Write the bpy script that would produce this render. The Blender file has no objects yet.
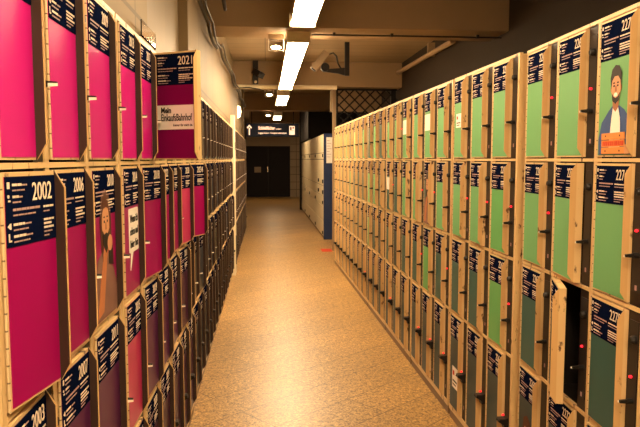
import bpy, math, random
from mathutils import Vector, Matrix
random.seed(7)
R = math.radians
C = bpy.context.scene.collection
EYE = 1.50

# ------------------------------------------------------------------ materials
def new_mat(name):
    m = bpy.data.materials.new(name); m.use_nodes = True
    return m, m.node_tree.nodes, m.node_tree.links, m.node_tree.nodes['Principled BSDF']

def plain(name, col, rough=0.5, metal=0.0, var=0.12, scale=6.0, spec=.22, bump=0.0, coat=0.0):
    m, n, l, b = new_mat(name)
    b.inputs['Roughness'].default_value = rough
    b.inputs['Metallic'].default_value = metal
    if spec is not None: b.inputs['Specular IOR Level'].default_value = spec
    if coat: b.inputs['Coat Weight'].default_value = coat; b.inputs['Coat Roughness'].default_value = .12
    tc = n.new('ShaderNodeTexCoord'); no = n.new('ShaderNodeTexNoise')
    no.inputs['Scale'].default_value = scale; no.inputs['Detail'].default_value = 5
    l.new(tc.outputs['Object'], no.inputs['Vector'])
    mx = n.new('ShaderNodeMix'); mx.data_type = 'RGBA'
    mx.inputs['A'].default_value = (*[c * (1 - var) for c in col], 1)
    mx.inputs['B'].default_value = (*[min(1, c * (1 + var)) for c in col], 1)
    l.new(no.outputs['Fac'], mx.inputs['Factor']); l.new(mx.outputs['Result'], b.inputs['Base Color'])
    if bump:
        bp = n.new('ShaderNodeBump'); bp.inputs['Strength'].default_value = bump; bp.inputs['Distance'].default_value = .005
        l.new(no.outputs['Fac'], bp.inputs['Height']); l.new(bp.outputs['Normal'], b.inputs['Normal'])
    return m

def chipped(name, col, chip=(.10, .045, .02), amount=.60, rough=.38, scale=26):
    """worn enamelled steel: paint with small chips and long scuffs"""
    m, n, l, b = new_mat(name)
    tc = n.new('ShaderNodeTexCoord')
    mp = n.new('ShaderNodeMapping'); mp.inputs['Scale'].default_value = (1, 1, .45); l.new(tc.outputs['Object'], mp.inputs['Vector'])
    oi = n.new('ShaderNodeObjectInfo')
    ad = n.new('ShaderNodeVectorMath'); ad.operation = 'ADD'; l.new(mp.outputs['Vector'], ad.inputs[0])
    sc = n.new('ShaderNodeVectorMath'); sc.operation = 'SCALE'; l.new(oi.outputs['Location'], sc.inputs[0]); sc.inputs['Scale'].default_value = 3.7
    l.new(sc.outputs['Vector'], ad.inputs[1])
    n1 = n.new('ShaderNodeTexNoise'); n1.inputs['Scale'].default_value = scale; n1.inputs['Detail'].default_value = 6; n1.inputs['Roughness'].default_value = .65
    n2 = n.new('ShaderNodeTexNoise'); n2.inputs['Scale'].default_value = 3.0; n2.inputs['Detail'].default_value = 3
    l.new(ad.outputs['Vector'], n1.inputs['Vector']); l.new(ad.outputs['Vector'], n2.inputs['Vector'])
    r1 = n.new('ShaderNodeValToRGB'); r1.color_ramp.elements[0].position = amount; r1.color_ramp.elements[1].position = amount + .06
    l.new(n1.outputs['Fac'], r1.inputs['Fac'])
    mx0 = n.new('ShaderNodeMix'); mx0.data_type = 'RGBA'
    mx0.inputs['A'].default_value = (*[c * .80 for c in col], 1); mx0.inputs['B'].default_value = (*[min(1, c * 1.12) for c in col], 1)
    l.new(n2.outputs['Fac'], mx0.inputs['Factor'])
    mx = n.new('ShaderNodeMix'); mx.data_type = 'RGBA'
    l.new(mx0.outputs['Result'], mx.inputs['A']); mx.inputs['B'].default_value = (*chip, 1)
    l.new(r1.outputs['Color'], mx.inputs['Factor']); l.new(mx.outputs['Result'], b.inputs['Base Color'])
    b.inputs['Roughness'].default_value = rough
    return m

def emit(name, col, s):
    m, n, l, b = new_mat(name)
    b.inputs['Base Color'].default_value = (*[min(1, c) for c in col], 1)
    b.inputs['Emission Color'].default_value = (*col, 1); b.inputs['Emission Strength'].default_value = s
    return m

M = {}
M['steel'] = chipped('cream_enamelled_steel', (.70, .49, .235))
M['steel_dark'] = chipped('brown_enamelled_steel', (.24, .17, .10), amount=.62)
M['lip'] = chipped('pull_edge_steel', (.64, .40, .165), chip=(.16, .08, .03), amount=.62, rough=.42)
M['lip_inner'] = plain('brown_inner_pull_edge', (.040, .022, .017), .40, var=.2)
M['cream_side'] = chipped('pale_end_panel_steel', (.80, .70, .50), chip=(.25, .15, .08), amount=.68)
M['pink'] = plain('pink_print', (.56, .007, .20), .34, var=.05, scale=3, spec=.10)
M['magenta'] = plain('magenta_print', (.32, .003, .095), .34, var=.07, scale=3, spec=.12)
M['wine'] = plain('wine_print', (.20, .003, .075), .3, var=.07, scale=3)  # top-row pink with the open door's shade put into the colour
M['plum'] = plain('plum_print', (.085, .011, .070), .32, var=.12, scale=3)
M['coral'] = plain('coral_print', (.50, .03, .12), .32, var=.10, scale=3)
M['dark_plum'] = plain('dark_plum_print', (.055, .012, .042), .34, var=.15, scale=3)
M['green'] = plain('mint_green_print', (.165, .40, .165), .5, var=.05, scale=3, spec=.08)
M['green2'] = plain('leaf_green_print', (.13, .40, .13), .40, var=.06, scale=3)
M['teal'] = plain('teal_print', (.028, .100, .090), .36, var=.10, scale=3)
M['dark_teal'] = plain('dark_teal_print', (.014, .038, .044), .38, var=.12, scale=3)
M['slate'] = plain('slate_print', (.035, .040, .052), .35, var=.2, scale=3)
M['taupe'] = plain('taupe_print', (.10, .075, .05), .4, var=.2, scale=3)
M['navy'] = plain('navy_print', (.003, .006, .024), .8, var=.1, spec=0.0)
M['ink'] = plain('cream_ink', (.80, .66, .52), .5, var=.02)
M['ink_dim'] = plain('rosy_ink', (.42, .27, .26), .5, var=.05)
M['white'] = plain('white_print', (.88, .82, .74), .45, var=.03)
M['black'] = plain('black_plastic', (.012, .011, .011), .38, var=.1)
M['graphite'] = plain('graphite_plastic', (.025, .02, .018), .4, var=.15)
M['lockplate'] = plain('dark_brown_lock_plate', (.022, .013, .010), .42, var=.25, scale=14)
M['inside'] = plain('dark_locker_inside', (.014, .011, .010), .6, var=.2)
M['chrome'] = plain('worn_chrome', (.75, .68, .55), .22, metal=1.0, var=.1)
M['led'] = emit('red_indicator', (1, .012, .03), 1.3)
M['plinth'] = plain('brown_plinth', (.20, .125, .07), .45, var=.2)
M['navy_panel'] = plain('navy_end_panel', (.020, .035, .10), .4, var=.1)
M['blockdoor'] = plain('ivory_steel', (.72, .62, .42), .35, var=.08)
M['seam'] = plain('dark_seam', (.07, .05, .035), .6)
M['skin'] = plain('printed_skin', (.62, .30, .15), .5, var=.08, scale=20)
M['skin_dark'] = plain('printed_skin_shade', (.36, .14, .06), .5, var=.08, scale=20)
M['hair'] = plain('printed_dark_hair', (.018, .010, .008), .5)
M['hair_brown'] = plain('printed_brown_hair', (.09, .028, .014), .5, var=.3, scale=30)
M['denim'] = plain('printed_blue_jacket', (.04, .085, .24), .5, var=.2, scale=30)
M['card'] = plain('printed_cardboard', (.70, .26, .06), .5, var=.12, scale=20)
M['card_red'] = plain('printed_red_lettering', (.55, .04, .01), .5)
M['grey_shirt'] = plain('printed_taupe_shirt', (.24, .12, .09), .5, var=.2, scale=20)
M['wood_orange'] = plain('printed_forearm', (.50, .18, .07), .5, var=.2, scale=20)

def plaster(name, col, var=.14, rough=.75, scale=2.2, bump=.25):
    m, n, l, b = new_mat(name)
    tc = n.new('ShaderNodeTexCoord')
    a = n.new('ShaderNodeTexNoise'); a.inputs['Scale'].default_value = scale; a.inputs['Detail'].default_value = 8; a.inputs['Roughness'].default_value = .6
    c = n.new('ShaderNodeTexNoise'); c.inputs['Scale'].default_value = 70; c.inputs['Detail'].default_value = 3
    l.new(tc.outputs['Object'], a.inputs['Vector']); l.new(tc.outputs['Object'], c.inputs['Vector'])
    mx = n.new('ShaderNodeMix'); mx.data_type = 'RGBA'
    mx.inputs['A'].default_value = (*[k * (1 - var) for k in col], 1); mx.inputs['B'].default_value = (*[k * (1 + var) for k in col], 1)
    l.new(a.outputs['Fac'], mx.inputs['Factor']); l.new(mx.outputs['Result'], b.inputs['Base Color'])
    b.inputs['Roughness'].default_value = rough; b.inputs['Specular IOR Level'].default_value = .15
    bp = n.new('ShaderNodeBump'); bp.inputs['Strength'].default_value = bump; bp.inputs['Distance'].default_value = .004
    l.new(c.outputs['Fac'], bp.inputs['Height']); l.new(bp.outputs['Normal'], b.inputs['Normal'])
    return m
M['right_wall'] = plaster('brown_concrete_wall', (.026, .017, .010))
M['beam'] = plaster('tan_concrete_beam', (.28, .19, .105), rough=.6)
M['dark_wall'] = plaster('dark_wall', (.020, .016, .016))
M['back_wall'] = plaster('tan_back_wall', (.34, .25, .16))

def panels(name, col, axis_sizes, joint=(.1, .07, .04), mort=.012, rough=.4, var=.06, plane='YZ'):
    """large panels with thin joints"""
    m, n, l, b = new_mat(name)
    tc = n.new('ShaderNodeTexCoord'); sx = n.new('ShaderNodeSeparateXYZ'); cx = n.new('ShaderNodeCombineXYZ')
    l.new(tc.outputs['Object'], sx.inputs[0])
    l.new(sx.outputs[plane[0]], cx.inputs['X']); l.new(sx.outputs[plane[1]], cx.inputs['Y'])
    br = n.new('ShaderNodeTexBrick'); br.offset = 0; br.inputs['Scale'].default_value = 1
    br.inputs['Brick Width'].default_value = axis_sizes[0]; br.inputs['Row Height'].default_value = axis_sizes[1]
    br.inputs['Mortar Size'].default_value = mort; br.inputs['Mortar Smooth'].default_value = .2
    br.inputs['Color1'].default_value = (*[k * (1 - var) for k in col], 1); br.inputs['Color2'].default_value = (*[k * (1 + var) for k in col], 1)
    br.inputs['Mortar'].default_value = (*joint, 1)
    l.new(cx.outputs[0], br.inputs['Vector'])
    no = n.new('ShaderNodeTexNoise'); no.inputs['Scale'].default_value = 1.6; no.inputs['Detail'].default_value = 5
    l.new(tc.outputs['Object'], no.inputs['Vector'])
    mr = n.new('ShaderNodeMapRange'); mr.inputs['To Min'].default_value = .78; mr.inputs['To Max'].default_value = 1.15
    l.new(no.outputs['Fac'], mr.inputs['Value'])
    vm = n.new('ShaderNodeVectorMath'); vm.operation = 'SCALE'
    l.new(br.outputs['Color'], vm.inputs[0]); l.new(mr.outputs['Result'], vm.inputs['Scale'])
    l.new(vm.outputs['Vector'], b.inputs['Base Color'])
    b.inputs['Roughness'].default_value = rough; b.inputs['Specular IOR Level'].default_value = .25
    return m
M['left_wall'] = panels('cream_metal_wall_panels', (.17, .115, .052), (.62, 1.02), joint=(.10, .07, .035), mort=.010, rough=.62)
M['ceiling'] = panels('tan_ceiling_planks', (.28, .20, .11), (.30, 6.0), joint=(.16, .11, .06), mort=.008, rough=.55, plane='YX')
M['tan_wall'] = panels('tan_wall_boards', (.15, .105, .055), (.34, 1.3), joint=(.14, .1, .06), mort=.008, rough=.5)
M['tile_wall'] = panels('tan_wall_tiles', (.40, .30, .19), (.30, .30), joint=(.16, .11, .07), mort=.012, plane='XZ')

def floor_mat():
    m, n, l, b = new_mat('speckled_stone_floor')
    tc = n.new('ShaderNodeTexCoord')
    mp = n.new('ShaderNodeMapping'); mp.inputs['Rotation'].default_value = (0, 0, R(-40)); mp.inputs['Location'].default_value = (.12, .05, 0)
    l.new(tc.outputs['Object'], mp.inputs['Vector'])
    br = n.new('ShaderNodeTexBrick'); br.offset = .5; br.inputs['Scale'].default_value = 1
    br.inputs['Brick Width'].default_value = 1.2; br.inputs['Row Height'].default_value = .30
    br.inputs['Mortar Size'].default_value = .0035; br.inputs['Mortar Smooth'].default_value = .3
    br.inputs['Color1'].default_value = (.92, .92, .92, 1); br.inputs['Color2'].default_value = (1.06, 1.06, 1.06, 1)
    br.inputs['Mortar'].default_value = (.30, .27, .24, 1)
    l.new(mp.outputs['Vector'], br.inputs['Vector'])
    n1 = n.new('ShaderNodeTexNoise'); n1.inputs['Scale'].default_value = 75; n1.inputs['Detail'].default_value = 4; n1.inputs['Roughness'].default_value = .8
    l.new(tc.outputs['Object'], n1.inputs['Vector'])
    r1 = n.new('ShaderNodeValToRGB'); e = r1.color_ramp.elements
    e[0].position = .40; e[0].color = (.04, .022, .008, 1); e[1].position = .61; e[1].color = (.70, .42, .145, 1)
    k = r1.color_ramp.elements.new(.49); k.color = (.27, .15, .042, 1)
    n3 = n.new('ShaderNodeTexNoise'); n3.inputs['Scale'].default_value = 30; n3.inputs['Detail'].default_value = 5; n3.inputs['Roughness'].default_value = .8
    l.new(tc.outputs['Object'], n3.inputs['Vector'])
    mm = n.new('ShaderNodeMix'); mm.inputs['Factor'].default_value = .4; l.new(n1.outputs['Fac'], mm.inputs['A']); l.new(n3.outputs['Fac'], mm.inputs['B'])
    l.new(mm.outputs['Result'], r1.inputs['Fac'])
    n2 = n.new('ShaderNodeTexNoise'); n2.inputs['Scale'].default_value = 1.1; n2.inputs['Detail'].default_value = 7; n2.inputs['Roughness'].default_value = .62
    l.new(tc.outputs['Object'], n2.inputs['Vector'])
    mr = n.new('ShaderNodeMapRange'); mr.inputs['From Min'].default_value = .3; mr.inputs['From Max'].default_value = .7
    mr.inputs['To Min'].default_value = .85; mr.inputs['To Max'].default_value = 1.15
    l.new(n2.outputs['Fac'], mr.inputs['Value'])
    v1 = n.new('ShaderNodeVectorMath'); v1.operation = 'MULTIPLY'; l.new(r1.outputs['Color'], v1.inputs[0]); l.new(br.outputs['Color'], v1.inputs[1])
    v2 = n.new('ShaderNodeVectorMath'); v2.operation = 'SCALE'; l.new(v1.outputs['Vector'], v2.inputs[0]); l.new(mr.outputs['Result'], v2.inputs['Scale'])
    l.new(v2.outputs['Vector'], b.inputs['Base Color'])
    rr = n.new('ShaderNodeMapRange'); rr.inputs['To Min'].default_value = .33; rr.inputs['To Max'].default_value = .43
    l.new(n2.outputs['Fac'], rr.inputs['Value']); l.new(rr.outputs['Result'], b.inputs['Roughness'])
    return m
M['floor'] = floor_mat()

def hinge_mat():
    m, n, l, b = new_mat('hinge_strip_metal')
    tc = n.new('ShaderNodeTexCoord'); sx = n.new('ShaderNodeSeparateXYZ'); l.new(tc.outputs['Object'], sx.inputs[0])
    mu = n.new('ShaderNodeMath'); mu.operation = 'MULTIPLY'; mu.inputs[1].default_value = 34; l.new(sx.outputs['Z'], mu.inputs[0])
    fr = n.new('ShaderNodeMath'); fr.operation = 'FRACT'; l.new(mu.outputs[0], fr.inputs[0])
    gt = n.new('ShaderNodeMath'); gt.operation = 'GREATER_THAN'; gt.inputs[1].default_value = .90; l.new(fr.outputs[0], gt.inputs[0])
    mx = n.new('ShaderNodeMix'); mx.data_type = 'RGBA'; mx.inputs['A'].default_value = (.60, .46, .26, 1); mx.inputs['B'].default_value = (.16, .10, .05, 1)
    l.new(gt.outputs[0], mx.inputs['Factor']); l.new(mx.outputs['Result'], b.inputs['Base Color']); b.inputs['Roughness'].default_value = .4
    return m
M['hinge'] = hinge_mat()

def glass_mat():
    m, n, l, b = new_mat('clear_cover')
    b.inputs['Base Color'].default_value = (1, .98, .94, 1); b.inputs['Roughness'].default_value = .05
    b.inputs['Transmission Weight'].default_value = 1.0; b.inputs['IOR'].default_value = 1.2
    return m
M['glass'] = glass_mat()
LAMP = (1.0, .72, .42)
TUBE = [emit('lamp_diffuser', LAMP, p) for p in (70, 36, 78, 60, 34, 20)]
M['bulb'] = emit('spot_bulb', (1.0, .66, .36), 60.0)
M['wall_lamp'] = emit('wall_lamp_glow', (1.0, .70, .38), 7.0)
M['sign_ink'] = emit('sign_lit_letters', (1.0, .66, .42), 1.3)

# ------------------------------------------------------------------ mesh helpers
class MB:
    def __init__(s): s.v = []; s.f = []; s.m = []; s.mats = []
    def mi(s, m):
        if m not in s.mats: s.mats.append(m)
        return s.mats.index(m)
    def add(s, vs, fs, m):
        k = len(s.v); s.v += [tuple(p) for p in vs]; i = s.mi(m)
        for f in fs: s.f.append(tuple(k + q for q in f)); s.m.append(i)
    def box(s, a, b, m):
        x0, y0, z0 = a; x1, y1, z1 = b
        s.add([(x0, y0, z0), (x1, y0, z0), (x1, y1, z0), (x0, y1, z0), (x0, y0, z1), (x1, y0, z1), (x1, y1, z1), (x0, y1, z1)],
              [(0, 3, 2, 1), (4, 5, 6, 7), (0, 1, 5, 4), (1, 2, 6, 5), (2, 3, 7, 6), (3, 0, 4, 7)], m)
    def prism(s, pts, y0, y1, m):
        """polygon in local x,z pushed from y0 to y1"""
        n = len(pts); a = 0
        for i in range(n):
            x, z = pts[i]; u, w = pts[(i + 1) % n]; a += x * w - u * z
        if a < 0: pts = pts[::-1]
        vs = [(x, y0, z) for x, z in pts] + [(x, y1, z) for x, z in pts]
        fs = [tuple(range(n)), tuple(range(2 * n - 1, n - 1, -1))] + [(i, n + i, n + (i + 1) % n, (i + 1) % n) for i in range(n)]
        s.add(vs, fs, m)
    def prism_x(s, pts, x0, x1, m):
        """polygon in local y,z pushed from x0 to x1"""
        n = len(pts); a = 0
        for i in range(n):
            x, z = pts[i]; u, w = pts[(i + 1) % n]; a += x * w - u * z
        if a < 0: pts = pts[::-1]
        vs = [(x0, y, z) for y, z in pts] + [(x1, y, z) for y, z in pts]
        fs = [tuple(range(n - 1, -1, -1)), tuple(range(n, 2 * n))] + [((i + 1) % n, n + (i + 1) % n, n + i, i) for i in range(n)]
        s.add(vs, fs, m)
    def tube(s, pts, r, m, seg=10, caps=True):
        pts = [Vector(p) for p in pts]; vs = []; n = len(pts); up = None
        for i, p in enumerate(pts):
            t = (pts[min(i + 1, n - 1)] - pts[max(i - 1, 0)]).normalized()
            if up is None:
                up = t.cross(Vector((0, 0, 1)))
                if up.length < .1: up = t.cross(Vector((0, 1, 0)))
            up = (up - t * up.dot(t)).normalized(); w = t.cross(up)
            rr = r[i] if isinstance(r, (list, tuple)) else r
            for k in range(seg):
                a = 2 * math.pi * k / seg
                vs.append(p + up * (rr * math.cos(a)) + w * (rr * math.sin(a)))
        fs = []
        for i in range(n - 1):
            for k in range(seg):
                q = (k + 1) % seg
                fs.append((i * seg + k, i * seg + q, (i + 1) * seg + q, (i + 1) * seg + k))
        if caps: fs += [tuple(range(seg - 1, -1, -1)), tuple((n - 1) * seg + k for k in range(seg))]
        s.add(vs, fs, m)
    def xform(s, mat):
        s.v = [tuple(mat @ Vector(p)) for p in s.v]; return s
    def mesh(s, name, bevel=0):
        me = bpy.data.meshes.new(name); me.from_pydata(s.v, [], s.f)
        for m in s.mats: me.materials.append(m)
        for p, i in zip(me.polygons, s.m): p.material_index = i
        me.update(); return me
    def obj(s, name, parent=None, bevel=0, smooth=False):
        o = put(name, s.mesh(name), parent)
        if smooth:
            for p in o.data.polygons: p.use_smooth = True
        if bevel:
            b = o.modifiers.new('bevel', 'BEVEL'); b.width = bevel; b.segments = 2; b.limit_method = 'ANGLE'
        return o

def put(name, me, parent=None, loc=None, rz=None):
    o = bpy.data.objects.new(name, me); C.objects.link(o)
    if parent is not None: o.parent = parent
    if loc: o.location = loc
    if rz is not None: o.rotation_euler = (0, 0, rz)
    return o

def tag(o, label=None, cat=None, group=None, kind=None):
    if label: o['label'] = label
    if cat: o['category'] = cat
    if group: o['group'] = group
    if kind: o['kind'] = kind
    return o

def thing(name, label, cat, loc=(0, 0, 0), rz=0, group=None):
    o = bpy.data.objects.new(name, None); C.objects.link(o); o.location = loc; o.rotation_euler = (0, 0, rz)
    o.empty_display_size = .1
    return tag(o, label, cat, group)

def ellipse(cx, cz, rx, rz, n=20, a0=0, a1=360):
    return [(cx + rx * math.cos(R(a0 + (a1 - a0) * i / n)), cz + rz * math.sin(R(a0 + (a1 - a0) * i / n))) for i in range(n)]

_text = {}
def text_mesh(txt, h, w=None, mat='ink', bold=0.0, align='LEFT'):
    """flat lettering in the local x,z plane facing -y; cap height h, squeezed to width w"""
    key = (txt, h, w, mat, bold, align)
    if key in _text: return _text[key]
    cu = bpy.data.curves.new('lettering', 'FONT'); cu.body = txt; cu.size = h / .70; cu.extrude = .0004; cu.offset = bold
    cu.resolution_u = 4
    o = bpy.data.objects.new('lettering', cu); C.objects.link(o)
    bpy.context.view_layer.update()
    dg = bpy.context.evaluated_depsgraph_get()
    me = bpy.data.meshes.new_from_object(o.evaluated_get(dg)); bpy.data.objects.remove(o); bpy.data.curves.remove(cu)
    xs = [v.co.x for v in me.vertices]; x0, x1 = min(xs), max(xs)
    k = 1 if w is None else w / (x1 - x0)
    sh = {'LEFT': -x0, 'RIGHT': -x1, 'CENTER': -(x0 + x1) / 2}[align]
    for v in me.vertices:
        x, y, z = v.co; v.co = ((x + sh) * k, -z, y)
    me.materials.clear(); me.materials.append(M[mat]); me.update()
    _text[key] = me
    return me

# ------------------------------------------------------------------ locker dimensions
CW = .900                         # cabinet width
SIDE, DIV = .018, .024
OPEN = (CW - 2 * SIDE - 2 * DIV) / 3
DOOR = OPEN * .755
ROWZ = [(1.503, 1.938), (1.070, 1.492), (.636, 1.058), (.078, .624)]   # row 1 (top) .. row 4 (bottom): clear openings
TOP = 1.950
DEPTH = .50
LIP = .021

def carcass_mesh(mat_frame, cols=3, cw=CW, widths=None, top=TOP, rows=ROWZ):
    b = MB()
    fr = M[mat_frame]; ins = M['inside']
    b.box((.006, .012, .05), (cw - .006, DEPTH, .062), ins)                      # bottom
    b.box((.006, .012, top - .014), (cw - .006, DEPTH, top - .004), fr)
    b.box((.006, DEPTH - .01, .05), (cw - .006, DEPTH, top - .01), ins)          # back
    b.box((.006, .012, .05), (.012, DEPTH, top - .01), fr)
    b.box((cw - .012, .012, .05), (cw - .006, DEPTH, top - .01), fr)
    x = SIDE; posts = [(0, SIDE)]
    for c in range(cols):
        w = widths[c] if widths else OPEN
        posts.append((x + w, x + w + (DIV if c < cols - 1 else SIDE))); x += w + DIV
    for x0, x1 in posts:
        b.box((x0, 0, .05), (x1, .014, top), fr)
    for x0, x1 in posts[1:-1]:
        b.box(((x0 + x1) / 2 - .004, .014, .06), ((x0 + x1) / 2 + .004, DEPTH - .01, top - .014), ins)
    zs = [rows[0][1]] + [None] * 3
    b.box((0, -.001, rows[0][1]), (cw, .013, top + .0), fr)
    for k in range(3):
        b.box((SIDE, -.001, rows[k + 1][1]), (cw - SIDE, .013, rows[k][0]), fr)
        b.box((.012, .013, rows[k + 1][1] + .002), (cw - .012, DEPTH - .01, rows[k][0] - .002), ins)
    b.box((0, -.001, .05), (cw, .013, rows[3][0]), fr)
    return b.mesh('carcass')

def plinth_mesh(cw=CW):
    b = MB(); b.box((0, .004, 0), (cw, .44, .05), M['plinth']); return b.mesh('plinth')

def door_meshes(h, w, steel='steel', lipm='lip'):
    """door pan, pull edge, hinge strip; origin at the hinge line, bottom of the opening, front plane y=0"""
    b = MB(); b.box((.004, -.004, .005), (w, .020, h - .005), M[steel])
    pan = b.mesh('door')
    b = MB(); ch = .032
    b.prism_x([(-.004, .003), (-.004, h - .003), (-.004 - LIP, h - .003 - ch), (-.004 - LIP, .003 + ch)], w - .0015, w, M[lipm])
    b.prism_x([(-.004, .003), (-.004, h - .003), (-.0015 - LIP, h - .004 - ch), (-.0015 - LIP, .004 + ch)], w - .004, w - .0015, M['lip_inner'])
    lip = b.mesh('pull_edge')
    b = MB(); b.tube([(.002, -.004, .006), (.002, -.004, h - .006)], .0026, M['hinge'], 8)
    hin = b.mesh('hinge')
    return pan, lip, hin

HEAD = .118
def sheet_mesh(h, w, mat):
    b = MB(); b.box((.010, -.0052, .010), (w - .006, -.0042, h - .012), M[mat]); return b.mesh('colour_sheet')

def info_mesh(h, w, seed=0):
    """navy information panel: pictograms and rows of small print"""
    rnd = random.Random(seed); b = MB()
    zt = h - .012; x0 = .010; x1 = w - .006
    b.box((x0, -.0064, zt - HEAD), (x1, -.0052, zt), M['navy'])
    ink, dim = M['ink'], M['ink_dim']
    def line(x, z, ln, t, m):
        u = x
        while u < x + ln - .003:
            q = min(rnd.uniform(.006, .016), x + ln - u); b.box((u, -.0070, z), (u + q, -.0064, z + t), m); u += q + .0018
    rows = [.016, .036, .058, .083, .103]
    for i, dz in enumerate(rows):
        z = zt - dz
        if i == 0: b.box((x0 + .005, -.0070, z - .004), (x0 + .012, -.0064, z + .007), ink)
        if i == 1: b.prism(ellipse(x0 + .008, z + .003, .003, .003, 8), -.0070, -.0064, ink); b.box((x0 + .007, -.0070, z - .006), (x0 + .013, -.0064, z - .003), ink)
        if i == 3: b.prism([(x0 + .003, z), (x0 + .010, z + .005), (x0 + .013, z + .005), (x0 + .013, z - .005), (x0 + .010, z - .005)], -.0070, -.0064, ink)
        if i == 4: b.box((x0 + .005, -.0070, z - .006), (x0 + .008, -.0064, z + .008), ink); b.box((x0 + .005, -.0070, z - .006), (x0 + .013, -.0064, z - .003), ink)
        ln = [.045, .030, .085, .055, .060][i]
        line(x0 + .020, z, ln * .6 if i != 2 else ln, .0042, ink if i != 2 else dim)
        if i != 2: line(x0 + .020 + ln * .62, z, ln * .35, .0028, dim)
        line(x0 + .020, z - .0085, ln * .8, .0026, dim)
    xr = x0 + .115
    line(xr, zt - .058, x1 - xr - .008, .0036, ink); line(xr, zt - .066, x1 - xr - .02, .0024, dim)
    for k in range(5):
        line(xr, zt - .082 - k * .0072, (x1 - xr - .006) * (.95, .7, .9, .75, .45)[k], .0038 if k < 3 else .0026, ink if k < 3 else dim)
    return b.mesh('information_panel')

def lockplate_mesh(h, w):
    b = MB(); b.box((0, .004, .001), (w, .016, h - .001), M['lockplate'])
    b.box((w * .15, .0015, h * .10), (w * .85, .004, h * .93), M['graphite'])
    # small return symbol near the foot
    b.box((w * .42, .0005, h * .115), (w * .56, .0016, h * .150), M['ink_dim'])
    return b.mesh('lock_plate')

def handle_mesh(h, row4):
    b = MB()
    if not row4:
        z = h * .36
        b.tube([(0, .006, z), (0, -.014, z)], .0085, M['black'], 10)
        b.prism_x([(-.014, z - .006), (-.036, z - .004), (-.036, z + .004), (-.014, z + .006)], -.003, .005, M['black'])
        b.prism_x([(-.020, z - .0062), (-.038, z - .0045), (-.038, z + .001), (-.020, z + .001)], -.0055, -.003, M['white'])  # pale strip paints the handle's lit side into its colour
    else:
        z = h * .45
        b.prism_x([(.004, z - .030), (.004, z + .020), (-.040, z + .010), (-.044, z + .004), (-.018, z - .012), (-.014, z - .030)], -.017, .017, M['black'])
        b.box((-.017, -.040, z + .0085), (.017, -.006, z + .0165), M['graphite'])
    return b.mesh('lock_handle')

def knob_mesh(h):
    b = MB(); z = h * .80
    b.tube([(0, .006, z), (0, -.006, z), (0, -.014, z)], [.013, .013, .009], M['black'], 12); return b.mesh('coin_knob')

def led_mesh(h, row4):
    b = MB(); z = h * (.53 if not row4 else .50)
    b.tube([(0, .004, z), (0, -.003, z), (0, -.006, z)], [.0045, .0045, .003], M['led'], 10); return b.mesh('indicator_light')

PM = {}
def proto(key, fn):
    if key not in PM: PM[key] = fn()
    return PM[key]

def cabinet(side, P, ang, label, colours, start, doors_open={}, widths=None, cw=CW, detail=2, steel='steel', lipm='lip', nums=True, group=None, leds=1.0, name='locker_cabinet', rows=ROWZ, top=TOP):
    """a free standing cabinet of 3 x 4 lockers; local x runs along its front, -y is its front"""
    t = thing(name, label, 'lockers', P, ang, group)
    put('carcass', carcass_mesh(steel, 3, cw, widths, top, rows), t)
    put('plinth', proto(('pl', cw), lambda: plinth_mesh(cw)), t)
    x = SIDE; rnd = random.Random(start)
    for c in range(3):
        ow = widths[c] if widths else OPEN
        dw = ow * .755
        for r in range(4):
            z0, z1 = rows[r]; h = z1 - z0; hk = round(h, 3); r4 = (r == 3)
            pan, lip, hin = proto(('d', hk, round(dw, 3), steel, lipm), lambda: door_meshes(h, dw, steel, lipm))
            ang_d = doors_open.get((c, r), rnd.choice([0, 0, .6, 1.2]))
            d = put('door', pan, t, (x, 0, z0), -R(ang_d))
            put('pull_edge', lip, d); put('hinge', hin, d)
            col = colours[c][r]
            put('colour_sheet', proto(('s', hk, round(dw, 3), col), lambda: sheet_mesh(h, dw, col)), d)
            if detail >= 1:
                put('information_panel', proto(('i', hk, round(dw, 3), (start + c) % 3), lambda: info_mesh(h, dw, (start + c) % 3)), d)
            if nums and detail >= 2:
                n = start + 4 * c + r
                put('number', text_mesh(str(n), .032, .064, 'ink', 0.0, 'RIGHT'), d, (dw - .019, -.0068, h - .012 - .043))
            if (c, r) in POSTERS.get(start, {}): POSTERS[start][(c, r)](d, h, dw)
            lx = x + dw + .003; lw = ow - dw - .003
            lp = put('lock_plate', proto(('lp', hk, round(lw, 3)), lambda: lockplate_mesh(h, lw)), t, (lx, 0, z0))
            put('lock_handle', proto(('h', hk), lambda: handle_mesh(h, r4)), lp, (lw * .55, 0, 0))
            if detail >= 1:
                if not r4: put('coin_knob', proto(('k', hk), lambda: knob_mesh(h)), lp, (lw * .62, 0, 0))
                if rnd.random() < leds: put('indicator_light', proto(('l', hk), lambda: led_mesh(h, r4)), lp, (lw * .45, -.0 if not r4 else -.014, 0))
        x += ow + DIV
    return t

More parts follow.
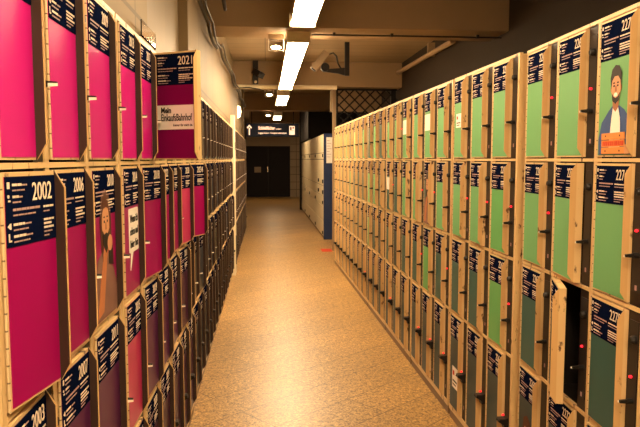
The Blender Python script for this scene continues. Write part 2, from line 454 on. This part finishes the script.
# ------------------------------------------------------------------ things printed or stuck on doors
Y0, Y1 = -.0074, -.0056
def poster_pizza(d, h, w):
    b = MB(); W = w - .006
    b.prism([(w*.08, .012), (w*.06, .06), (w*.14, .112), (w*.34, .148), (w*.44, .160), (w*.62, .160), (w*.76, .146), (W-.004, .105), (W-.001, .06), (W-.001, .012)], -.0062, Y1, M['denim'])
    b.prism([(w*.37, .02), (w*.39, .12), (w*.45, .158), (w*.60, .157), (w*.66, .12), (w*.67, .02)], -.0066, -.0060, M['white'])
    b.prism([(w*.35, .148), (w*.39, .07), (w*.42, .12), (w*.46, .164)], -.0069, -.0064, M['denim'])
    b.prism([(w*.63, .148), (w*.70, .07), (w*.66, .12), (w*.585, .164)], -.0069, -.0064, M['denim'])
    b.prism([(w*.43, .190), (w*.45, .155), (w*.525, .142), (w*.60, .155), (w*.62, .190)], -.0070, -.0065, M['skin_dark'])
    b.prism(ellipse(w*.525, .214, w*.125, .047, 28), -.0074, -.0068, M['skin'])
    b.prism([(w*.395, .212), (w*.37, .245), (w*.41, .272), (w*.50, .284), (w*.60, .280), (w*.67, .258), (w*.66, .212), (w*.64, .236), (w*.58, .250), (w*.48, .250), (w*.42, .238)], -.0078, -.0072, M['hair'])
    b.prism([(w*.415, .200), (w*.44, .176), (w*.525, .166), (w*.61, .176), (w*.635, .200), (w*.58, .188), (w*.525, .184), (w*.47, .188)], -.0078, -.0074, M['hair'])
    b.prism(ellipse(w*.525, .194, w*.048, .0065, 14), -.0080, -.0076, M['white'])
    for k in (-1, 1):
        b.prism(ellipse(w*.525 + k*w*.050, .221, w*.022, .0034, 10), -.0080, -.0076, M['hair'])
        b.prism(ellipse(w*.525 + k*w*.052, .230, w*.032, .0024, 10), -.0080, -.0076, M['hair'])
        b.prism(ellipse(w*.525 + k*w*.130, .213, w*.020, .010, 10), -.0072, -.0066, M['skin_dark'])
    b.prism([(w*.510, .221), (w*.540, .221), (w*.555, .203), (w*.495, .203)], -.0080, -.0076, M['skin_dark'])
    for k, (a, c_) in enumerate([(.014, .034), (.036, .056), (.058, .078)]):
        b.prism([(w*.17, a), (w*.17, c_), (w*.80, c_ + .001), (w*.82, a)], -.0078 - .0003 * k, -.0068, M['card'])
    for z in (.023, .069):
        for xx in (.29, .68): b.prism(ellipse(w*xx, z, .003, .003, 8), -.0088, -.0080, M['hair'])
    u = w*.21
    rnd = random.Random(3)
    while u < w*.76:
        q = rnd.uniform(.006, .012); b.box((u, -.0086, .039), (u + q, -.0080, .053), M['card_red']); u += q + .003
    b.prism([(w*.80, .042), (w*.92, .038), (w*.95, .014), (w*.82, .012)], -.0086, -.0068, M['skin'])
    tag(b.obj('printed_picture', d), 'smiling dark-haired man in blue jacket holding three pizza boxes')

def poster_man(d, h, w, hair='hair_brown'):
    b = MB()
    b.prism([(w*.06, .012), (w*.05, .10), (w*.14, .17), (w*.36, .19), (w*.62, .18), (w*.86, .12), (w-.007, .08), (w-.007, .012)], -.0062, Y1, M['grey_shirt'])
    b.prism([(w*.10, .02), (w*.34, .03), (w*.52, .16), (w*.66, .215), (w*.56, .235), (w*.44, .20), (w*.22, .10)], -.0072, -.0064, M['wood_orange'])
    b.prism([(w*.30, .20), (w*.26, .27), (w*.34, .335), (w*.50, .352), (w*.66, .335), (w*.76, .27), (w*.74, .19), (w*.66, .15), (w*.62, .22), (w*.40, .22), (w*.36, .16)], -.0068, -.0062, M[hair])
    b.prism(ellipse(w*.50, .258, w*.155, .056, 24), -.0076, -.0066, M['skin'])
    b.prism([(w*.35, .245), (w*.38, .205), (w*.50, .182), (w*.62, .205), (w*.65, .245), (w*.58, .232), (w*.50, .236), (w*.42, .232)], -.0080, -.0072, M['hair'])
    b.prism([(w*.33, .285), (w*.40, .322), (w*.60, .322), (w*.67, .285), (w*.60, .300), (w*.50, .304), (w*.40, .300)], -.0080, -.0074, M[hair])
    for k in (-1, 1):
        b.prism(ellipse(w*.50 + k*w*.065, .266, w*.026, .004, 10), -.0080, -.0074, M['hair'])
        b.prism(ellipse(w*.50 + k*w*.065, .278, w*.034, .0022, 10), -.0080, -.0074, M['hair'])
    b.prism([(w*.48, .264), (w*.52, .264), (w*.53, .244), (w*.47, .244)], -.0080, -.0074, M['skin_dark'])
    b.prism(ellipse(w*.66, .205, w*.11, .022, 14), -.0084, -.0070, M['skin'])
    b.prism([(w*.60, .150), (w*.80, .140), (w*.76, .215), (w*.66, .222)], -.0082, -.0070, M['hair'])
    tag(b.obj('printed_picture', d), 'long-haired bearded man printed on the pink sheet')

def speech(d, h, w):
    b = MB(); x0, x1, z0, z1 = w*.28, w*.90, .135, .275
    pts = ellipse(x1-.01, z1-.01, .01, .01, 5, 0, 90) + ellipse(x0+.01, z1-.01, .01, .01, 5, 90, 180) + ellipse(x0+.01, z0+.01, .01, .01, 5, 180, 270)
    pts += [(x0+.022, z0), (x0+.012, z0-.055), (x0+.050, z0)] + ellipse(x1-.01, z0+.01, .01, .01, 5, 270, 360)
    b.prism(pts, Y0, Y1, M['white'])
    s = tag(b.obj('speech_bubble', d), 'white speech bubble with black lettering')
    for k, tx in enumerate(['Wenn ich', 'schon mal', 'hier bin']):
        put('lettering', text_mesh(tx, .024, (x1 - x0) * .84, 'black', .0006), d, (x0 + .011, -.0080, z1 - .044 - k * .040))

def sticker_slogan(d, h, w):
    b = MB(); b.box((.024, Y0, .120), (w - .012, Y1, .212), M['white']); b.obj('sticker', d)
    put('lettering', text_mesh('Mein', .021, .046, 'black', .0010), d, (.042, -.0080, .183))
    put('lettering', text_mesh('EinkaufsBahnhof', .026, w - .064, 'black', .0007), d, (.042, -.0080, .153))
    put('lettering', text_mesh('Immer für mich da.', .009, .088, 'black', .0002), d, (w - .108, -.0080, .132))

def small_sticker(z, x=.05, ww=.09, hh=.075):
    def f(d, h, w):
        b = MB(); b.box((x, -.0075, z), (x + ww, -.0060, z + hh), M['white'])
        b.box((x + .012, -.0082, z + hh*.60), (x + ww*.40, -.0074, z + hh*.82), M['card_red'])
        b.box((x + .012, -.0082, z + hh*.30), (x + ww*.86, -.0074, z + hh*.38), M['black'])
        b.box((x + .012, -.0082, z + hh*.14), (x + ww*.70, -.0074, z + hh*.20), M['black'])
        tag(b.obj('sticker', d), 'small white sticker')
    return f

def white_card(d, h, w):
    b = MB(); b.box((.012, Y0, h*.42), (w*.70, Y1, h*.66), M['white']); tag(b.obj('sticker', d), 'white card stuck to the sheet')  # plain white rectangle on the colour sheet

POSTERS = {
    2265: {(2, 0): poster_pizza, (0, 3): poster_man},
    2253: {(0, 0): small_sticker(.17), (0, 3): small_sticker(.13, .055, .10, .12)},
    2241: {(1, 1): lambda d, h, w: poster_man(d, h, w, 'hair'), (1, 0): white_card},
    2229: {(2, 0): white_card, (0, 1): white_card},
    2001: {(2, 1): poster_man},
    2013: {(0, 1): speech, (2, 0): sticker_slogan},
}

# ------------------------------------------------------------------ right-hand row
def wallpt(P, D, s): return (P[0] + D[0] * s, P[1] + D[1] * s, 0)
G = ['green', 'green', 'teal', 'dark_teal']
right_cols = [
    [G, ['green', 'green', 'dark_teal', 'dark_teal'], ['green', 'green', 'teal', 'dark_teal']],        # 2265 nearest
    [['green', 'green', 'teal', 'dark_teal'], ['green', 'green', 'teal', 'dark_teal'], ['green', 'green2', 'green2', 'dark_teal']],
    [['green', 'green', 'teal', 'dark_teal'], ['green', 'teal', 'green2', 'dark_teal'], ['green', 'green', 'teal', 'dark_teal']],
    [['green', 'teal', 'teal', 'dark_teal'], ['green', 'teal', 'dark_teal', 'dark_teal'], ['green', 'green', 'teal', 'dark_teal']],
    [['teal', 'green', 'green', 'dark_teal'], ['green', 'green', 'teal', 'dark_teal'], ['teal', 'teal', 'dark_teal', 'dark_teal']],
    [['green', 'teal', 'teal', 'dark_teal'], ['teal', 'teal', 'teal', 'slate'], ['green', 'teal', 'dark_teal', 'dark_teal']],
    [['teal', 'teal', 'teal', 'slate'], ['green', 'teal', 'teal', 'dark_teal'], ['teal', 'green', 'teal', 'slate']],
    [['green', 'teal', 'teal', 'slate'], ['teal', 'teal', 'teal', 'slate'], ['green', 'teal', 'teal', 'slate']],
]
rlab = ['green and teal locker cabinet nearest on the right, one door printed with pizza man',
        'green locker cabinet second on the right, small white sticker on its top row',
        'locker cabinet third on the right, bearded man printed on a second-row door',
        'locker cabinet fourth on the right, paler green and teal doors',
        'locker cabinet fifth on the right, below the horizontal pipe end',
        'locker cabinet sixth on the right, third from the far end of the row',
        'locker cabinet seventh on the right, last but one of the row',
        'locker cabinet at the far end of the right row, beside the lattice post']
# nearest one
Pn = Vector((1.0925, 2.640)); Dn = Vector((-.02503, -.99969))     # far end of its front, heading towards the camera
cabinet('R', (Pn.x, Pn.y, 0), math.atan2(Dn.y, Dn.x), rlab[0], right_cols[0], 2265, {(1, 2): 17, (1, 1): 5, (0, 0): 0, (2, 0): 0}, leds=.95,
        widths=[.278, .286, .286], cw=.278 + .572 + 2 * SIDE + 2 * DIV)
Pr = Vector((1.0727, 2.661)); Dr = Vector((-.01466, .99989))
pitch = .929
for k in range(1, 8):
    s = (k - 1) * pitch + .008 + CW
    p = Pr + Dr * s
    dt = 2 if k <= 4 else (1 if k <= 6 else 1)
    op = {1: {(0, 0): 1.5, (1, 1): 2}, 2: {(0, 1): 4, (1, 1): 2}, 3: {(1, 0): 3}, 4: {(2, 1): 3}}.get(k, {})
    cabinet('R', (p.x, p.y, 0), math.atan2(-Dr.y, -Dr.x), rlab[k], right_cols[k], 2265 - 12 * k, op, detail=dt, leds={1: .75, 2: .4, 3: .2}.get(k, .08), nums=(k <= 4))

# ------------------------------------------------------------------ left-hand row
left_cols = [
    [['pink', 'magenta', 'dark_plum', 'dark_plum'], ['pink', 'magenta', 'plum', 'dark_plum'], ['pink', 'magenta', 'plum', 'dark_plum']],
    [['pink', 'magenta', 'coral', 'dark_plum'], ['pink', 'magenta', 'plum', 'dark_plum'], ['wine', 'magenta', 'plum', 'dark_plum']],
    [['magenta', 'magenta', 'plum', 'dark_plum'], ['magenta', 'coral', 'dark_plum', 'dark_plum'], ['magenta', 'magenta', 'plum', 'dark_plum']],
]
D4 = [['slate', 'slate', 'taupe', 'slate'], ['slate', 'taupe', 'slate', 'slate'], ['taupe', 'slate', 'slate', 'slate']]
llab = ['pink locker cabinet nearest on the left, one door printed with a long-haired man',
        'pink locker cabinet second on the left, its top door swung wide open',
        'magenta locker cabinet third on the left, behind the open door',
        'dark grey locker cabinet fourth on the left, first beyond the pink ones',
        'dark grey locker cabinet fifth on the left',
        'dark grey locker cabinet sixth on the left',
        'dark grey locker cabinet seventh on the left',
        'dark grey locker cabinet eighth on the left, against the pale end panel']
XL = -.435
ROWL = [(1.494, 1.912), (1.070, 1.483), (.636, 1.058), (.078, .624)]
ly = 1.100
w1 = [.229, .264, .300]
cw1 = sum(w1) + 2 * SIDE + 2 * DIV
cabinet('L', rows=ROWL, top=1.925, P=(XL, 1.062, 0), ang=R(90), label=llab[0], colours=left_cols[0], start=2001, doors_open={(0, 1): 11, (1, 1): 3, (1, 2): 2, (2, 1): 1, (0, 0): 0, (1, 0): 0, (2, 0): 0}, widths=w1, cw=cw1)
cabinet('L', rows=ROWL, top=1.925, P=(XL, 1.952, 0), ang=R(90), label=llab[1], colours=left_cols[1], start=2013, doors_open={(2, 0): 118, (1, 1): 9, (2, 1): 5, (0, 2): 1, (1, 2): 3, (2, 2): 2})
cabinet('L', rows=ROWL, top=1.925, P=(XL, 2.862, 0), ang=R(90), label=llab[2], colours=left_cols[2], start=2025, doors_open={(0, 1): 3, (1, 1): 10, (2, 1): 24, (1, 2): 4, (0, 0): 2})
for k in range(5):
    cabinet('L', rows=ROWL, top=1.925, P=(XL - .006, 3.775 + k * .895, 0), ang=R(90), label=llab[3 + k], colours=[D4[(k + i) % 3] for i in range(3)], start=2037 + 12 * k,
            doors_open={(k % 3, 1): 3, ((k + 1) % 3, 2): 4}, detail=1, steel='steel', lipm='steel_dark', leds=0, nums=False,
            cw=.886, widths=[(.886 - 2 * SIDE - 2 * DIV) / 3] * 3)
b = MB(); b.box((0, 0, 0), (.045, .30, 2.06), M['cream_side']); b.box((.045, .16, .12), (.052, .20, .50), M['black']); b.box((.045, .12, 1.62), (.05, .15, 1.72), M['black'])
o = b.obj('end_panel'); o.location = (XL - .012, 8.26, 0)
tag(o, 'tall pale steel end panel between the two dark locker rows', 'panel')
flab = ['dark locker cabinet just beyond the pale end panel', 'dark locker cabinet second beyond the pale end panel', 'dark locker cabinet third beyond the pale end panel',
        'dark locker cabinet fourth beyond the pale end panel', 'dark locker cabinet farthest along the left side, by the pillar']
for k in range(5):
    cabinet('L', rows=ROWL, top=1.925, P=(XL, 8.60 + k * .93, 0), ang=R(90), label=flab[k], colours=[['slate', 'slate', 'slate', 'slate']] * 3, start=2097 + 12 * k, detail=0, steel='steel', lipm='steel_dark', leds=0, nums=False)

# ------------------------------------------------------------------ far block of large lockers
zb = [.05, .33, .62, .80, 1.00, 1.50, 1.62, 1.955]
blab = ['ivory oversize locker unit next to the navy side panel', 'ivory oversize locker unit in the middle of the far block',
        'ivory oversize locker unit third along the far block', 'ivory oversize locker unit farthest along the corridor']
Pb = Vector((1.074, 11.90)); Db = Vector((-.0028, 1.0))
for k in range(4):
    p = Pb + Db * ((k + 1) * 1.75)
    t = thing('luggage_locker_unit', blab[k], 'lockers', (p.x, p.y, 0), math.atan2(-1, .0028))
    b = MB(); b.box((.003, .012, .04), (1.747, .62, 1.97), M['seam']); b.box((.003, 0, 1.955), (1.747, .012, 1.97), M['blockdoor'])
    b.box((.003, .01, 0), (1.747, .6, .04), M['plinth']); b.obj('body', t)
    for i in range(7):
        if k == 0 and i in (3, 4):
            for (xa, xb) in ((.010, .80), (.81, 1.74)):
                b = MB(); b.box((xa, -.006, zb[i] + .006), (xb, .012, zb[i + 1] - .006), M['blockdoor'])
                dd = b.obj('door', t, .004)
                b = MB(); b.box((xb - .08, -.030, zb[i] + .05), (xb - .05, -.006, zb[i] + .12), M['black']); b.obj('handle', dd)
        else:
            b = MB(); b.box((.010, -.006, zb[i] + .006), (1.74, .012, zb[i + 1] - .006), M['blockdoor'])
            dd = b.obj('door', t, .004)
            if i in (0, 2, 5): b = MB(); b.box((1.62, -.024, zb[i] + .04), (1.65, -.006, zb[i] + .10), M['black']); b.obj('handle', dd)
b = MB(); b.box((1.066, 11.86, 0), (1.72, 11.895, 1.975), M['navy_panel'])
tag(b.obj('side_panel', bevel=.003), 'navy blue side panel closing the ivory locker block', 'panel')
b = MB(); b.box((1.115, 11.848, 1.43), (1.225, 11.861, 1.905), M['white'])
for k in range(7): b.box((1.125, 11.846, 1.84 - k * .05), (1.125 + (.05, .08, .06, .085, .05, .08, .06)[k], 11.848, 1.848 - k * .05), M['ink_dim'])
tag(b.obj('notice'), 'narrow pale notice fixed on the navy side panel', 'notice')

# ------------------------------------------------------------------ room
YB = 25.5
def struct(name, mb, **k):
    o = mb.obj(name, **k); o['kind'] = 'structure'; return o
b = MB(); b.box((-2.2, -4.2, -.1), (3.2, YB + .2, 0), M['floor']); struct('floor', b)
b = MB(); b.box((-2.2, -4.2, 3.03), (3.2, YB + .2, 3.13), M['ceiling']); struct('ceiling', b)
b = MB(); b.box((2.17, -4.2, 0), (2.37, YB + .2, 3.03), M['right_wall']); struct('wall_right', b)
b = MB(); b.box((-.62, 4.3, 1.94), (-.50, 13.6, 3.03), M['left_wall']); b.box((-.66, 2.0, 1.94), (-.56, 4.3, 3.03), M['tan_wall']); b.box((-1.05, -4.2, 0), (-.95, 13.6, 3.03), M['left_wall'])
struct('wall_left', b)
b = MB(); b.box((-1.05, 13.6, 0), (-.80, YB + .2, 3.03), M['back_wall']); struct('wall_left_far', b)
b = MB(); b.box((-.80, 13.6, 0), (-.47, 14.0, 3.03), M['left_wall']); struct('trim_1', b)
b = MB(); b.box((-1.05, -4.2, 0), (2.37, -4.0, 3.03), M['back_wall']); struct('wall_near', b)
# far wall with a door opening
b = MB()
b.box((-.80, YB, 0), (-.775, YB + .2, 3.03), M['back_wall']); b.box((.955, YB, 0), (2.2, YB + .2, 3.03), M['tile_wall'])
b.box((-.80, YB, 2.02), (.955, YB + .2, 3.03), M['back_wall']); struct('wall_far', b)
b = MB()
for x0, x1 in ((-.775, .088), (.094, .955)): b.box((x0, YB + .06, .01), (x1, YB + .12, 2.02), M['dark_wall'])
d = b.obj('door_1'); d['kind'] = 'structure'
b = MB(); b.box((-.46, YB + .05, .98), (-.20, YB + .06, 1.20), M['back_wall']); b.obj('door_notice', d)
b = MB(); b.box((.05, YB + .03, 1.0), (.08, YB + .06, 1.2), M['chrome']); b.obj('door_handle', d)
b = MB(); b.box((1.38, 18.95, 0), (2.17, YB, 3.03), M['dark_wall']); struct('wall_right_far', b)
b = MB(); b.box((1.02, 15.52, 2.0), (1.10, 18.95, 3.03), M['dark_wall']); b.box((1.10, 15.52, 1.98), (2.17, 15.58, 3.03), M['dark_wall']); struct('wall_bulkhead', b)
b = MB(); b.box((1.0, 18.97, 0), (1.06, 19.2, 3.03), M['dark_wall']); struct('trim_2', b)
b = MB(); b.box((-.62, -4.0, 1.94), (-.480, 2.73, 3.03), M['left_wall']); struct('trim_3', b, bevel=.004)
# downstand beams
for k, y in enumerate((1.14, 5.67, 10.2, 15.1, 20.0)):
    b = MB(); b.box((-.50, y, 2.64), (2.17, y + (.50 if k < 3 else .4), 3.03), M['beam']); struct('trim_beam_%d' % k if False else 'trim_%d' % (4 + k), b, bevel=.006)

# ------------------------------------------------------------------ ceiling lamps
lamps = [(-3.2, .95, 3, 'long strip light behind the viewer'), (1.75, 5.19, 3, 'nearest strip light running towards the first concrete beam'),
         (5.86, 9.77, 3, 'strip light between the first and the second beam'), (10.76, 12.65, 1, 'short strip light beyond the second beam'),
         (15.75, 17.3, 1, 'small distant strip light above the hanging sign'),
         (20.8, 23.8, 2, 'farthest strip light near the end wall')]  # added lamp out of view behind the sign, brightens the far end
for li, (y0, y1, n, lab) in enumerate(lamps):
    t = thing('strip_light', lab, 'lamp', (.298, (y0 + y1) / 2, 2.55)); L = y1 - y0
    zt = .09 if y0 in (5.86,) else .17
    b = MB(); b.box((-.090, -L / 2, .030), (.100, L / 2, .10), M['beam']); b.obj('housing', t, .006)
    for e in (-1, 1):
        b = MB(); b.box((-.105, e * L / 2 - .02, -.004), (.105, e * L / 2 + .02, .104), M['cream_side']); b.obj('end_cap', t, .004)
    for k in range(n):
        a = -L / 2 + .022 + k * (L - .044) / n
        b = MB(); b.box((-.088, a + .010, -.006), (.088, a + (L - .044) / n - .010, .030), TUBE[li]); b.obj('diffuser', t)
    for e in (-1, 1):
        b = MB(); b.box((-.02, e * L * .33 - .02, .10), (.02, e * L * .33 + .02, .48), M['beam']); b.obj('hanger', t)

b = MB(); b.box((1.22, 12.0, 2.39), (2.17, 12.25, 3.03), M['beam']); struct('trim_9', b, bevel=.006)
# small clear cube spots
for x, y, z, lab in ((.10, 6.03, 2.54, 'clear box spotlight glowing beside the first strip light joint'),
                     (.06, 10.62, 2.56, 'clear box spotlight under the second beam'),
                     (.06, 15.40, 2.55, 'clear box spotlight under the third beam')):
    t = thing('box_spotlight', lab, 'lamp', (x, y, z))
    b = MB(); b.box((-.068, -.05, -.045), (.068, .05, .055), M['glass']); b.obj('cover', t, .004)
    b = MB(); b.box((-.070, -.052, .056), (.070, .052, .10), M['beam']); b.obj('base', t)
    b = MB(); b.tube([(-.045, 0, -.012), (-.03, 0, -.012), (0, 0, -.012), (.03, 0, -.012), (.045, 0, -.012)], [.006, .013, .018, .013, .006], M['bulb'], 12); b.obj('bulb', t, smooth=True)
    b = MB()
    for e in (-1, 1): b.box((e * .068 - .004, -.052, -.047), (e * .068 + .004, -.046, .056), M['white'])
    b.box((-.068, -.052, -.050), (.068, -.044, -.044), M['white']); b.obj('frame', t)
t = thing('wall_lamp', 'small oval wall lamp glowing high on the cream wall', 'lamp', (-.50, 11.4, 2.33))
b = MB(); b.tube([(.012, 0, -.10), (.025, 0, -.08), (.035, 0, 0), (.025, 0, .08), (.012, 0, .10)], [.012, .03, .038, .03, .012], M['wall_lamp'], 12); b.obj('glass_shade', t, smooth=True)
b = MB(); b.box((0, -.05, -.12), (.012, .05, .12), M['chrome']); b.obj('back_plate', t)

# ------------------------------------------------------------------ pipes, cables
b = MB(); b.tube([(.42, 5.87, 2.62), (2.17, 5.87, 2.62)], .008, M['graphite'], 8)
for x in (.62, 1.15, 1.95): b.box((x - .012, 5.855, 2.61), (x + .012, 5.885, 2.64), M['graphite'])
tag(b.obj('pipe'), 'thin dark conduit along the underside of the first beam', 'pipe')
b = MB(); b.tube([(2.10, 7.17, 2.822), (2.10, 10.18, 2.872)], .032, M['beam'], 10); b.box((2.08, 8.2, 2.82), (2.17, 8.26, 2.99), M['beam'])
tag(b.obj('pipe', smooth=False), 'pale pipe climbing along the brown side wall', 'pipe')
b = MB(); b.tube([(-.49, 10.16, 2.625), (1.12, 10.16, 2.625)], .034, M['cream_side'], 12)  # pale bar gives the beam's lit underside by its colour
tag(b.obj('pipe'), 'pale pipe crossing the corridor below the second beam', 'pipe')
for dx, lab in ((0, 'thick black cable in the corner above the cream wall'), (.035, 'second black cable beside the thick corner cable')):
    b = MB(); pts = []
    for i in range(60):
        y = 4.0 + i * .16
        pts.append((-.455 + dx + .006 * math.sin(i * .9), y, 2.60 + .02 * math.sin(i * .5) - (.06 if 5.4 < y < 6.4 else 0)))
    b.tube(pts, .014 if dx == 0 else .010, M['graphite'], 8); tag(b.obj('cable', smooth=True), lab, 'cable')
for y, lab in ((4.75, 'black cable loop hanging before the first beam'),):
    b = MB(); b.tube([(-.36 + .06 * math.sin(a * math.pi / 12), y + .50 * a / 12, 2.99 - .36 * math.sin(a * math.pi / 12)) for a in range(13)], .014, M['graphite'], 8)
    tag(b.obj('cable', smooth=True), lab, 'cable')
b = MB()
b.tube([(-.42, 10.112, 2.60), (-.26, 10.112, 2.61), (-.10, 10.112, 2.585), (-.02, 10.112, 2.56)], .009, M['black'], 8)
tag(b.obj('cable', smooth=True), 'thin black cable clipped along the pale cross pipe', 'cable')

# ------------------------------------------------------------------ cameras
t = thing('security_camera', 'dark surveillance camera on an L-shaped bracket hanging from the ceiling', 'camera', (1.07, 8.5, 0))
b = MB(); b.box((-.030, -.03, 2.595), (.030, .03, 3.03), M['black']); b.prism([(-.030, 2.60), (-.030, 2.70), (-.12, 2.69), (-.30, 2.675), (-.30, 2.645), (-.12, 2.625)], -.022, .022, M['black']); b.obj('bracket', t, .004)
b = MB(); b.box((-.15, -.045, -.042), (.13, .045, .042), M['steel_dark']); b.box((-.165, -.036, -.034), (-.15, .036, .034), M['black']); b.box((-.16, -.05, .042), (.13, .05, .050), M['steel_dark'])
b.xform(Matrix.Translation((-.345, 0, 2.795)) @ Matrix.Rotation(R(-52), 4, 'Y')); b.obj('camera_body', t, .003)
b = MB(); b.tube([(-.29, -.05, 2.70), (-.29, .05, 2.70)], .055, M['black'], 16); b.obj('swivel', t)
b = MB(); b.tube([(-.25, 0, 2.87), (-.18, 0, 2.89), (-.14, 0, 2.85), (-.12, 0, 2.76), (-.08, 0, 2.69)], .011, M['black'], 8); b.obj('lead', t, smooth=True)
t = thing('security_camera', 'small surveillance camera on a black strap fixed to the second beam', 'camera', (-.153, 10.15, 0))
b = MB(); b.box((-.042, 0, 2.668), (.042, .05, 3.03), M['black']); b.obj('bracket', t, .003)
b = MB(); b.box((-.05, -.16, -.045), (.05, .06, .045), M['graphite']); b.tube([(0, -.16, 0), (0, -.175, 0)], .035, M['black'], 14)
b.xform(Matrix.Translation((.02, -.04, 2.84)) @ Matrix.Rotation(R(30), 4, 'Z') @ Matrix.Rotation(R(22), 4, 'X') @ Matrix.Rotation(R(20), 4, 'Y')); b.obj('camera_body', t, .004)
b = MB(); b.prism(ellipse(0, 2.70, .022, .022, 14), -.008, 0, M['chrome']); b.obj('badge', t)

# ------------------------------------------------------------------ lattice screen and post
t = thing('lattice_screen', 'black diamond lattice screen behind the far right lockers', 'screen', (0, 10.45, 0))
b = MB(); x0, x1, z0, z1 = 1.16, 2.14, 1.2, 2.62; s = .17
for sg in (1, -1):
    c = -14
    for c in range(-30, 40):
        # line x*1 + sg*z = c*s
        pts = []
        for x in (x0, x1):
            z = (c * s - x) * sg
            if z0 <= z <= z1: pts.append((x, z))
        for z in (z0, z1):
            x = c * s - sg * z
            if x0 < x < x1: pts.append((x, z))
        if len(pts) >= 2:
            (xa, za), (xb, zb_) = pts[0], pts[1]
            b.tube([(xa, .012 * sg, za), (xb, .012 * sg, zb_)], .013, M['black'], 6)
b.obj('lattice', t)
b = MB(); b.box((x0 - .02, -.02, 0), (x0 + .01, .02, 2.64), M['black']); b.box((x1 - .10, -.02, 0), (x1 - .02, .02, 2.64), M['black'])
b.box((x0, -.02, z1 - .01), (x1, .02, z1 + .02), M['black']); b.box((x0, -.02, z0 - .03), (x1, .02, z0), M['black']); b.obj('frame', t)
b = MB(); b.box((-.028, -.028, 0), (.028, .028, 3.03), M['beam']); o = b.obj('metal_post', bevel=.004); o.location = (1.105, 10.40, 0)
tag(o, 'slim pale steel post at the near end of the lattice screen', 'post')

# ------------------------------------------------------------------ hanging sign
t = thing('hanging_sign', 'dark blue lit sign reading Schließfächer hung across the corridor', 'sign', (.166, 15.6, 0))
b = MB(); b.box((-.63, -.03, 2.04), (.63, .03, 2.36), M['navy_panel']); b.obj('board', t, .004)
b = MB()
for x in (-.5, .5): b.box((x - .012, -.012, 2.36), (x + .012, .012, 3.03), M['graphite'])
b.obj('hanger', t)
put('lettering', text_mesh('Schließfächer', .075, .40, 'sign_ink', .004), t, (-.345, -.033, 2.215))
put('lettering', text_mesh('Lockers', .035, .13, 'sign_ink', .001), t, (.075, -.033, 2.215))
put('lettering', text_mesh('Luggage lockers · Consignes automatiques', .036, .68, 'sign_ink', .0014), t, (-.345, -.033, 2.115))
b = MB(); b.box((.40, -.036, 2.09), (.53, -.030, 2.30), M['sign_ink']); b.box((.42, -.040, 2.20), (.455, -.036, 2.28), M['navy_panel']); b.box((.475, -.040, 2.235), (.51, -.036, 2.28), M['card_red'])
b.box((.42, -.040, 2.185), (.51, -.036, 2.192), M['navy_panel']); b.obj('locker_pictogram', t)
b = MB(); b.box((-.573, -.037, 2.08), (-.545, -.031, 2.25), M['sign_ink'])
b.prism([(-.559, 2.33), (-.62, 2.26), (-.60, 2.235), (-.559, 2.285), (-.515, 2.235), (-.498, 2.26)], -.037, -.031, M['sign_ink']); b.obj('arrow', t)

# red mark on the floor
b = MB(); b.box((.90, 10.30, 0), (1.07, 10.62, .002), M['card_red'])
tag(b.obj('floor_marking'), 'small red floor marking at the gap between the locker rows', 'marking')
# clear holder on top of the pink lockers
t = thing('leaflet_holder', 'clear plastic holder standing on top of the pink lockers', 'holder', (-.47, 2.60, 1.951))
b = MB(); b.box((-.02, -.16, 0), (.02, .14, .004), M['glass']); b.box((.016, -.16, 0), (.020, .14, .06), M['glass']); b.box((-.02, .136, 0), (.02, .14, .07), M['glass']); b.obj('tray', t)

# ------------------------------------------------------------------ camera, world, colour
f = 640.0; pt = math.atan(54.2 / f); psi = math.atan(54 * math.cos(pt) / f)
cam = bpy.data.cameras.new('camera'); co = bpy.data.objects.new('camera', cam); C.objects.link(co)
cam.sensor_width = 36; cam.lens = 36 * f / 640; cam.clip_start = .02
co.location = (0, 0, EYE); co.rotation_euler = (R(90) - pt, 0, -psi)
bpy.context.scene.camera = co
w = bpy.data.worlds.new('world'); bpy.context.scene.world = w; w.use_nodes = True
w.node_tree.nodes['Background'].inputs[0].default_value = (.02, .013, .008, 1)
vs = bpy.context.scene.view_settings
vs.view_transform = 'Standard'; vs.look = 'None'; vs.gamma = 1; vs.use_curve_mapping = False; vs.exposure = 0.16
